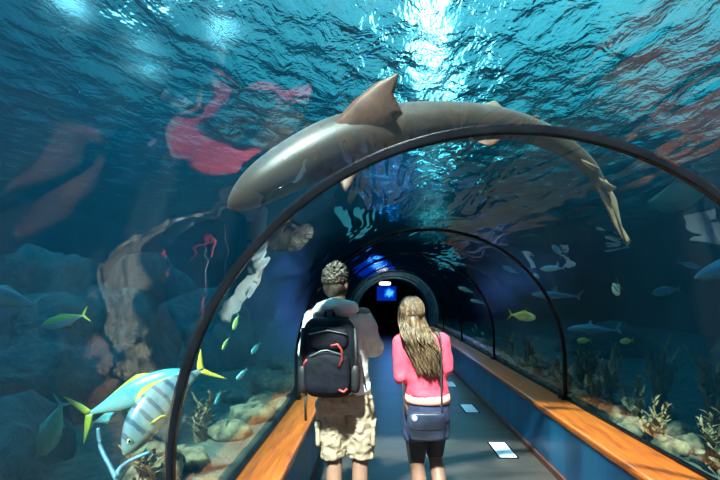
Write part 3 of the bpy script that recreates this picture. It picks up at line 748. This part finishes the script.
# jacket with sleeves and hood
bm = bmesh.new()
rings = [[Vector((cx + rx * math.copysign(abs(math.cos(2 * PI * k / 24)) ** .85, math.cos(2 * PI * k / 24)), ry * math.sin(2 * PI * k / 24), z_)) for k in range(24)]
         for z_, cx, rx, ry in ((.96, .006, .178, .132), (1.05, -.002, .176, .136), (1.2, -.015, .180, .140), (1.33, -.028, .190, .138), (1.42, -.032, .185, .118), (1.475, -.033, .13, .09), (1.51, -.034, .075, .07))]
loft(bm, rings)
for sx in (-1, 1):
    ex = -.255 if sx < 0 else .225; shx = -.205 if sx < 0 else .14; ez = 1.20 if sx < 0 else 1.225; wx = -.13 if sx < 0 else .10
    capsule(bm, (shx, 0, 1.425), (ex, .02, ez), .072, .060); capsule(bm, (ex, .02, ez), (wx, .23, 1.18), .060, .045)
mod_remesh(mesh('jacket', bm, M['cream'], man), .011, 4, .034, .07)
bm = bmesh.new()
for k in range(20):
    a0, a1 = 2 * PI * k / 20, 2 * PI * (k + 1) / 20
    def hp(a): return Vector((-.038 + .112 * math.cos(a), -.02 + .088 * math.sin(a), 1.505 + .028 * math.sin(-a) - .012))
    r0 = .040 + .014 * max(0, -math.sin(a0)); r1 = .040 + .014 * max(0, -math.sin(a1))
    capsule(bm, hp(a0), hp(a1), r0, r1, 8)
ell(bm, (-.045, -.085, 1.495), (.150, .06, .055)); capsule(bm, (-.17, -.07, 1.485), (.08, -.075, 1.50), .034, .034)
mod_remesh(mesh('hood', bm, M['cream'], man), .010, 4, .02, .05)
bm = bmesh.new()
loft(bm, [[Vector((.012 + rx * math.cos(2 * PI * k / 24), ry * math.sin(2 * PI * k / 24), z_)) for k in range(24)] for z_, rx, ry in ((.925, .178, .128), (.95, .180, .132), (1.0, .174, .128))])
mesh('shirt_hem', bm, M['white'], man)
# shorts
bm = bmesh.new()
loft(bm, [[Vector((.014 + rx * math.cos(2 * PI * k / 24), ry * math.sin(2 * PI * k / 24), z_)) for k in range(24)] for z_, rx, ry in ((.80, .178, .135), (.88, .180, .140), (.955, .172, .124))])
for sx in (-1, 1):
    hx = -.082 if sx < 0 else .108; kx = -.066 if sx < 0 else .124
    loft(bm, [[Vector((hx + (kx - hx) * t + r * math.cos(2 * PI * k / 20), .01 * t + r * 1.08 * math.sin(2 * PI * k / 20), .90 - .415 * t)) for k in range(20)] for t, r in ((0, .098), (.25, .104), (.5, .102), (.8, .094), (1, .088))])
mod_remesh(mesh('shorts', bm, M['khaki'], man), .009, 3, .045, .06, depth=3)
for sx in (-1, 1):
    bm = bmesh.new(); ell(bm, (.185 * sx + .022, -.015, .655), (.018, .07, .085), e=.4); box(bm, .185 * sx + .022 - .022, .185 * sx + .022 + .022, -.085, .055, .715, .745)
    mod_remesh(mesh('cargo_pocket', bm, M['khaki'], man), .007, 2, .012, .05)
for sx in (-1, 1):
    kx = -.058 if sx < 0 else .118
    bm = bmesh.new(); ell(bm, (kx + sx * .01, .05, .045), (.05, .145, .05), e=.8); capsule(bm, (kx, -.035, .06), (kx, -.03, .11), .048, .045)
    o = mod_remesh(mesh('shoe', bm, M['shoe'], man), .01, 3)

# backpack (worn)
bp = empty('backpack', ((343 - VX) / F * MD - .072, MD - .21, .965), 'black navy backpack with red cords on the man\'s back', 'backpack')
bm = bmesh.new(); ell(bm, (0, .02, .23), (.182, .095, .262), e=.55, n=28, m=16)
mod_remesh(mesh('main_bag', bm, M['pack'], bp), .01, 6, .014, .09)
bm = bmesh.new(); ell(bm, (-.005, -.075, .14), (.145, .05, .135), e=.5, n=24, m=12); fpk = mod_remesh(mesh('front_pocket', bm, M['pack'], bp), .009, 5, .010, .07)
bm = bmesh.new(); ell(bm, (0, -.055, .355), (.13, .045, .075), e=.55, n=24, m=12); mod_remesh(mesh('top_pocket', bm, M['pack'], bp), .009, 5, .008, .07)
for sx in (-1, 1):
    bm = bmesh.new(); ell(bm, (sx * .165, .0, .10), (.035, .07, .10), e=.6); mod_remesh(mesh('side_pocket', bm, M['pack2'], bp), .009, 3)
    bm = bmesh.new(); tube(bm, [(sx * .09, .09, .46), (sx * .11, .16, .50), (sx * .115, .28, .46), (sx * .125, .34, .35), (sx * .15, .30, .22), (sx * .17, .18, .10), (sx * .14, .06, .04)], .022, 8, 0, .35)
    mesh('shoulder_strap', bm, M['pack2'], bp)
    bm = bmesh.new(); xx = .165 * sx
    tube(bm, [(xx, -.03, .42), (xx * 1.05, -.06, .25), (xx, -.03, .05)], .011, 6, 0, .5); mesh('compression_strap', bm, M['pack2'], bp)
bm = bmesh.new(); tube(bm, [(-.03, .03, .48), (-.025, .0, .525), (.02, .0, .53), (.035, .03, .48)], .011, 8); mesh('grab_handle', bm, M['pack2'], bp)
bm = bmesh.new(); tube(bm, [(.02, -.118, .315), (.06, -.122, .325), (.088, -.122, .29), (.09, -.126, .23), (.07, -.13, .19)], .0075, 8); mesh('red_cord', bm, M['red'], bp)
bm = bmesh.new(); tube(bm, [(-.13, -.105, .23), (-.15, -.10, .20), (-.14, -.10, .16)], .0075, 8); mesh('red_cord', bm, M['red'], bp)
bm = bmesh.new(); tube(bm, [(.07, -.125, .045), (.10, -.122, .03), (.12, -.115, .05)], .008, 8); mesh('red_cord', bm, M['red'], bp)
bm = bmesh.new(); tube(bm, [(-.11, -.122, .25), (-.04, -.13, .285), (.0, -.13, .29), (.09, -.122, .26)], .004, 6); tube(bm, [(-.12, -.10, .385), (0, -.108, .41), (.12, -.10, .385)], .004, 6); mesh('zip', bm, mat('grey_zip', (.1, .11, .13), (.2, .21, .23), 30, .4), fpk)
bm = bmesh.new(); tube(bm, [(.165, -.02, .30), (.205, -.02, .20), (.225, -.02, .08), (.24, -.02, .02)], .008, 6, 0, .4); mesh('loose_strap', bm, M['pack2'], bp)
bm = bmesh.new(); tube(bm, [(-.145, -.02, .03), (-.15, -.03, -.08), (-.147, -.03, -.17)], .008, 6, 0, .4); mesh('loose_strap', bm, M['pack2'], bp)

# ---- woman
WD = 3.2
wom = empty('person', ((425 - VX) / F * WD, WD, 0), 'woman in coral pink jacket with long blonde hair, looking up to the left', 'person')
bm = bmesh.new()
wr = (math.radians(20), math.radians(-8), math.radians(28))
hc = Vector((-.105, .01, 1.475))
q_ = head(bm, hc, .94, wr)
capsule(bm, (-.062, -.02, 1.30), (-.098, -.01, 1.43), .05, .045)
for a, b, ra, rb in [((.01, 0, .86), (.0, 0, 1.0), .125, .105), ((.0, 0, 1.0), (-.02, 0, 1.2), .105, .11), ((-.15, 0, 1.29), (.085, 0, 1.30), .05, .05)]: capsule(bm, a, b, ra, rb)
# legs: left straight, right stepping forward
capsule(bm, (-.06, 0, .84), (-.055, .01, .48), .088, .052); capsule(bm, (-.055, .0, .48), (-.04, -.04, .34), .048, .052); capsule(bm, (-.04, -.04, .34), (-.02, -.03, .09), .052, .032); capsule(bm, (-.02, -.04, .05), (-.04, .14, .03), .034, .028)
capsule(bm, (.075, 0, .84), (.075, .07, .50), .088, .052); capsule(bm, (.075, .06, .50), (.095, -.03, .33), .048, .05); capsule(bm, (.095, -.03, .33), (.115, -.10, .10), .05, .032); capsule(bm, (.115, -.11, .05), (.13, .06, .03), .034, .028)
ARMS = ((-1, (-.158, 0, 1.275), (-.158, -.03, 1.05), (-.05, .2, 1.08)), (1, (.105, 0, 1.285), (.138, -.01, 1.11), (.06, .2, 1.14)))
for sx, a, b, c in ARMS:
    capsule(bm, a, b, .042, .036); capsule(bm, b, c, .036, .024); hand(bm, c, (-.35 * sx, .85, .25), (0, 0, 1), .9, sx)
mod_remesh(mesh('body', bm, M['tan'], wom), .008, 4); eyes(q_, .94, wom)
bm = bmesh.new()
loft(bm, [[Vector((cx + rx * math.cos(2 * PI * k / 24), .0 + ry * math.sin(2 * PI * k / 24), z_)) for k in range(24)]
          for z_, cx, rx, ry in ((.935, .015, .147, .132), (.98, .010, .142, .115), (1.08, .0, .138, .110), (1.18, -.015, .146, .112), (1.26, -.025, .150, .105), (1.315, -.03, .115, .085), (1.35, -.055, .065, .062))])
for sx, a, b, c in ARMS: capsule(bm, a, b, .062, .054); capsule(bm, b, Vector(b).lerp(Vector(c), .9), .054, .040)
capsule(bm, (-.13, -.03, 1.34), (.02, -.03, 1.33), .038, .036)
mod_remesh(mesh('jacket', bm, M['pink'], wom), .009, 5, .022, .085)
bm = bmesh.new()
loft(bm, [[Vector((.016 + rx * math.cos(2 * PI * k / 24), ry * math.sin(2 * PI * k / 24), z_)) for k in range(24)] for z_, rx, ry in ((.885, .156, .138), (.915, .154, .136), (.95, .142, .113))])
mesh('shirt_hem', bm, M['peach'], wom)
bm = bmesh.new()
loft(bm, [[Vector((.014 + rx * math.cos(2 * PI * k / 24), ry * math.sin(2 * PI * k / 24), z_)) for k in range(24)] for z_, rx, ry in ((.76, .150, .130), (.82, .152, .136), (.905, .146, .132))])
for hx, kx, ky in ((-.062, -.06, .01), (.078, .08, .04)):
    loft(bm, [[Vector((hx + (kx - hx) * t + r * math.cos(2 * PI * k / 20), ky * t + r * math.sin(2 * PI * k / 20), .82 - .19 * t)) for k in range(20)] for t, r in ((0, .088), (.5, .090), (1, .086))])
mod_remesh(mesh('shorts', bm, M['navy'], wom), .009, 4, .012, .05)
bm = bmesh.new()
capsule(bm, (-.06, 0, .74), (-.055, .01, .50), .085, .060); capsule(bm, (.076, .02, .74), (.075, .065, .53), .085, .062)
mod_remesh(mesh('dark_leg_layer', bm, M['black'], wom), .009, 3)  # black layer over both legs, from under the shorts to the knees
for p, q2 in (((-.02, -.03, .045), (-.04, .10, .04)), ((.115, -.10, .045), (.13, .03, .04))):
    bm = bmesh.new(); capsule(bm, p, q2, .047, .040); mod_remesh(mesh('shoe', bm, M['shoe'], wom), .009, 3)
# long hair
bm = bmesh.new(); Mw = Euler(wr).to_matrix(); ws = .94
wq = lambda x, y, z_: hc + Mw @ (Vector((x, y, z_)) * ws)
ell(bm, wq(0, -.018, .036), (.084 * ws, .100 * ws, .092 * ws), wr, n=24, m=14); ell(bm, wq(0, -.055, -.04), (.078 * ws, .06 * ws, .085 * ws), wr)
capsule(bm, (-.085, -.07, 1.42), (-.03, -.10, 1.24), .05, .05); capsule(bm, (-.03, -.10, 1.24), (.015, -.105, 1.13), .048, .02)
for i in range(460):
    u = random.uniform(-1, 1); v = random.random()
    a = -PI / 2 + u * 1.75
    ph = random.uniform(.0, 1.3)
    st_ = wq(.085 * math.cos(a) * math.cos(ph), -.018 + .103 * math.sin(a) * math.cos(ph), .036 + .095 * math.sin(ph))
    out = wq(.092 * math.cos(a), -.02 + .108 * math.sin(a), -.01)
    ex = -.01 + u * .07 + random.gauss(0, .012); endz = random.uniform(1.06, 1.22) - .0 * abs(u)
    end = Vector((.018 + u * .062 + random.gauss(0, .014) + .05 * (1.2 - endz), -.125 - .045 * random.random() + .02 * abs(u), endz))
    mid = Vector((-.055 + u * .098, -.10 - .06 * (1 - abs(u)) + random.gauss(0, .010), 1.32))
    ctrl = [tuple(st_), tuple(out), tuple(mid), tuple(mid.lerp(end, .5) + Vector((.012 * math.sin(i), .0, 0))), tuple(end)]
    pl = catmull(ctrl, 4); nn = len(pl); wv_ = random.uniform(0, 6.28)
    pl = [Vector(p) + Vector((.011 * math.sin(wv_ + j * .8), .008 * math.cos(wv_ + j * .9), 0)) * (j / nn) for j, p in enumerate(pl)]
    tube(bm, pl, [max(.0016, .0068 * (1 - (j / nn) ** 2.2 * .85)) for j in range(nn)], 5)
mesh('hair', bm, M['blonde'], wom)

# shoulder bag
sb = empty('shoulder_bag', ((425 - VX) / F * WD, WD - .165, .66), 'dark navy leather shoulder bag hanging behind the woman\'s hip', 'bag')
bm = bmesh.new(); ell(bm, (-.008, 0, .105), (.125, .04, .092), e=.45, n=24, m=12); mod_remesh(mesh('pouch', bm, M['leather'], sb), .008, 4, .006, .08)
bm = bmesh.new(); ell(bm, (-.012, -.03, .14), (.116, .018, .055), e=.5, n=20, m=10); flp = mod_remesh(mesh('flap', bm, M['leather'], sb), .007, 3)
bm = bmesh.new(); ell(bm, (-.085, -.05, .165), (.018, .006, .018)); T(mesh('clasp', bm, M['buckle'], flp), 'round lilac clasp')
bm = bmesh.new()
pts = [(-.10, .0, .15), (-.145, .03, .24), (-.155, .10, .38), (-.145, .25, .48), (-.10, .31, .58), (-.05, .26, .67), (.03, .17, .71), (.075, .08, .70), (.088, .015, .62), (.088, .0, .50), (.085, -.01, .35), (.088, -.01, .22), (.085, .0, .14)]
tube(bm, catmull(pts, 4), .0062, 8, 0, .7); mesh('strap', bm, M['black'], sb)

# ------------------------------------------------------------------ sky and sun
W = bpy.data.worlds.new('sky'); S.world = W; W.use_nodes = True; t = W.node_tree; t.nodes.clear()
def wn(typ, **k):
    nd = t.nodes.new(typ)
    for a, b in k.items(): setattr(nd, a, b)
    return nd
tc = wn('ShaderNodeTexCoord'); out = wn('ShaderNodeOutputWorld'); bg = wn('ShaderNodeBackground')
def glow(az, el, power, gain):
    d = Vector((math.sin(math.radians(az)) * math.cos(math.radians(el)), math.cos(math.radians(az)) * math.cos(math.radians(el)), math.sin(math.radians(el))))
    dp = wn('ShaderNodeVectorMath', operation='DOT_PRODUCT'); t.links.new(tc.outputs['Generated'], dp.inputs[0]); dp.inputs[1].default_value = d
    mx = wn('ShaderNodeMath', operation='MAXIMUM'); t.links.new(dp.outputs['Value'], mx.inputs[0]); mx.inputs[1].default_value = 0
    pw = wn('ShaderNodeMath', operation='POWER'); t.links.new(mx.outputs[0], pw.inputs[0]); pw.inputs[1].default_value = power
    ml = wn('ShaderNodeMath', operation='MULTIPLY'); t.links.new(pw.outputs[0], ml.inputs[0]); ml.inputs[1].default_value = gain
    return ml.outputs[0]
def add(a, b):
    nd = wn('ShaderNodeMath', operation='ADD'); t.links.new(a, nd.inputs[0]); t.links.new(b, nd.inputs[1]); return nd.outputs[0]
GL = [(6.5, e_, 2200, 22.0) for e_ in (4, 9, 14, 19, 24, 29, 34, 39)] + [(9, 38, 9, .55), *[(a_, e_, 2500, 24.0) for a_, e_ in ((-33, 27), (-29, 35), (-26, 24), (-24, 31), (-20, 38), (-18, 28), (-14, 34), (-37, 33))]]
TEAL = [(28, 22, 3.0, 1.5)]
tot = None
for g_ in GL:
    v = glow(*g_); tot = v if tot is None else add(tot, v)
white = wn('ShaderNodeMixRGB', blend_type='MULTIPLY'); white.inputs[0].default_value = 1; t.links.new(tot, white.inputs[1]); white.inputs[2].default_value = (0.62, 0.85, 1, 1)
ad = wn('ShaderNodeMixRGB', blend_type='ADD'); ad.inputs[0].default_value = 1; t.links.new(white.outputs[0], ad.inputs[1]); ad.inputs[2].default_value = (0.003, 0.022, 0.055, 1)
tl = wn('ShaderNodeMixRGB', blend_type='MULTIPLY'); tl.inputs[0].default_value = 1; t.links.new(glow(*TEAL[0]), tl.inputs[1]); tl.inputs[2].default_value = (0.02, 0.36, 0.44, 1)
a2 = wn('ShaderNodeMixRGB', blend_type='ADD'); a2.inputs[0].default_value = 1; t.links.new(ad.outputs[0], a2.inputs[1]); t.links.new(tl.outputs[0], a2.inputs[2]); ad = a2
t.links.new(ad.outputs[0], bg.inputs['Color']); bg.inputs['Strength'].default_value = 1.0; t.links.new(bg.outputs[0], out.inputs['Surface'])

SUN_STRIP = 2350
TANK_FILL = 25
def sun(name, d, e, col, ang):
    L = bpy.data.lights.new(name, 'SUN'); L.energy = e; L.color = col; L.angle = math.radians(ang)
    o = bpy.data.objects.new(name, L); COL.objects.link(o); o.rotation_euler = Vector(d).to_track_quat('Z', 'Y').to_euler(); o.location = (0, 0, 9)
# blue fill lights added over both tank sides, no real fixtures
for nm, x0, x1, e_, c_ in (('left', XL, -2.2, 95, (0.03, 0.50, 0.85)), ('right', 3.2, XR, 24, (0.02, 0.35, 1.0))):
    L = bpy.data.lights.new('tank_fill_' + nm, 'AREA'); L.shape = 'RECTANGLE'; L.size = x1 - x0; L.size_y = 30; L.energy = e_ * TANK_FILL; L.color = c_; L.spread = math.radians(90)
    o = bpy.data.objects.new('tank_fill_' + nm, L); COL.objects.link(o); o.location = ((x0 + x1) / 2, 11, 7.0)
# added strip light in place of the sun, footprint kept to the walkway
L = bpy.data.lights.new('sun_strip', 'AREA'); L.shape = 'RECTANGLE'; L.size = 4.2; L.size_y = 20; L.energy = SUN_STRIP; L.color = (1, .90, .80); L.spread = math.radians(3.5)
o = bpy.data.objects.new('sun_strip', L); COL.objects.link(o); o.location = (-.5, 6.6, 7.2)
zz = Vector((-.15, -.75, 1)).normalized(); xx = Vector((0, 1, 0)).cross(zz).normalized(); yy = zz.cross(xx)
o.rotation_euler = Matrix((xx, yy, zz)).transposed().to_euler()

cam = bpy.data.cameras.new('camera'); co_ = bpy.data.objects.new('camera', cam); COL.objects.link(co_)
co_.location = (0, 0, EYE); co_.rotation_euler = (PI / 2, 0, 0); cam.sensor_width = 36; cam.lens = 24
cam.shift_x = -(VX - 360) / 720; cam.shift_y = (VY - 240) / 720; cam.clip_start = .02; cam.clip_end = 200
S.camera = co_
S.view_settings.view_transform = 'Standard'; S.view_settings.look = 'None'; S.view_settings.gamma = 1; S.view_settings.use_curve_mapping = False
S.view_settings.exposure = 0.0
S.cycles.max_bounces = 10; S.cycles.transparent_max_bounces = 24; S.cycles.volume_bounces = 0; S.cycles.glossy_bounces = 5; S.cycles.transmission_bounces = 8
S.cycles.diffuse_bounces = 2; S.cycles.sample_clamp_indirect = 6.0; S.cycles.use_denoising = True
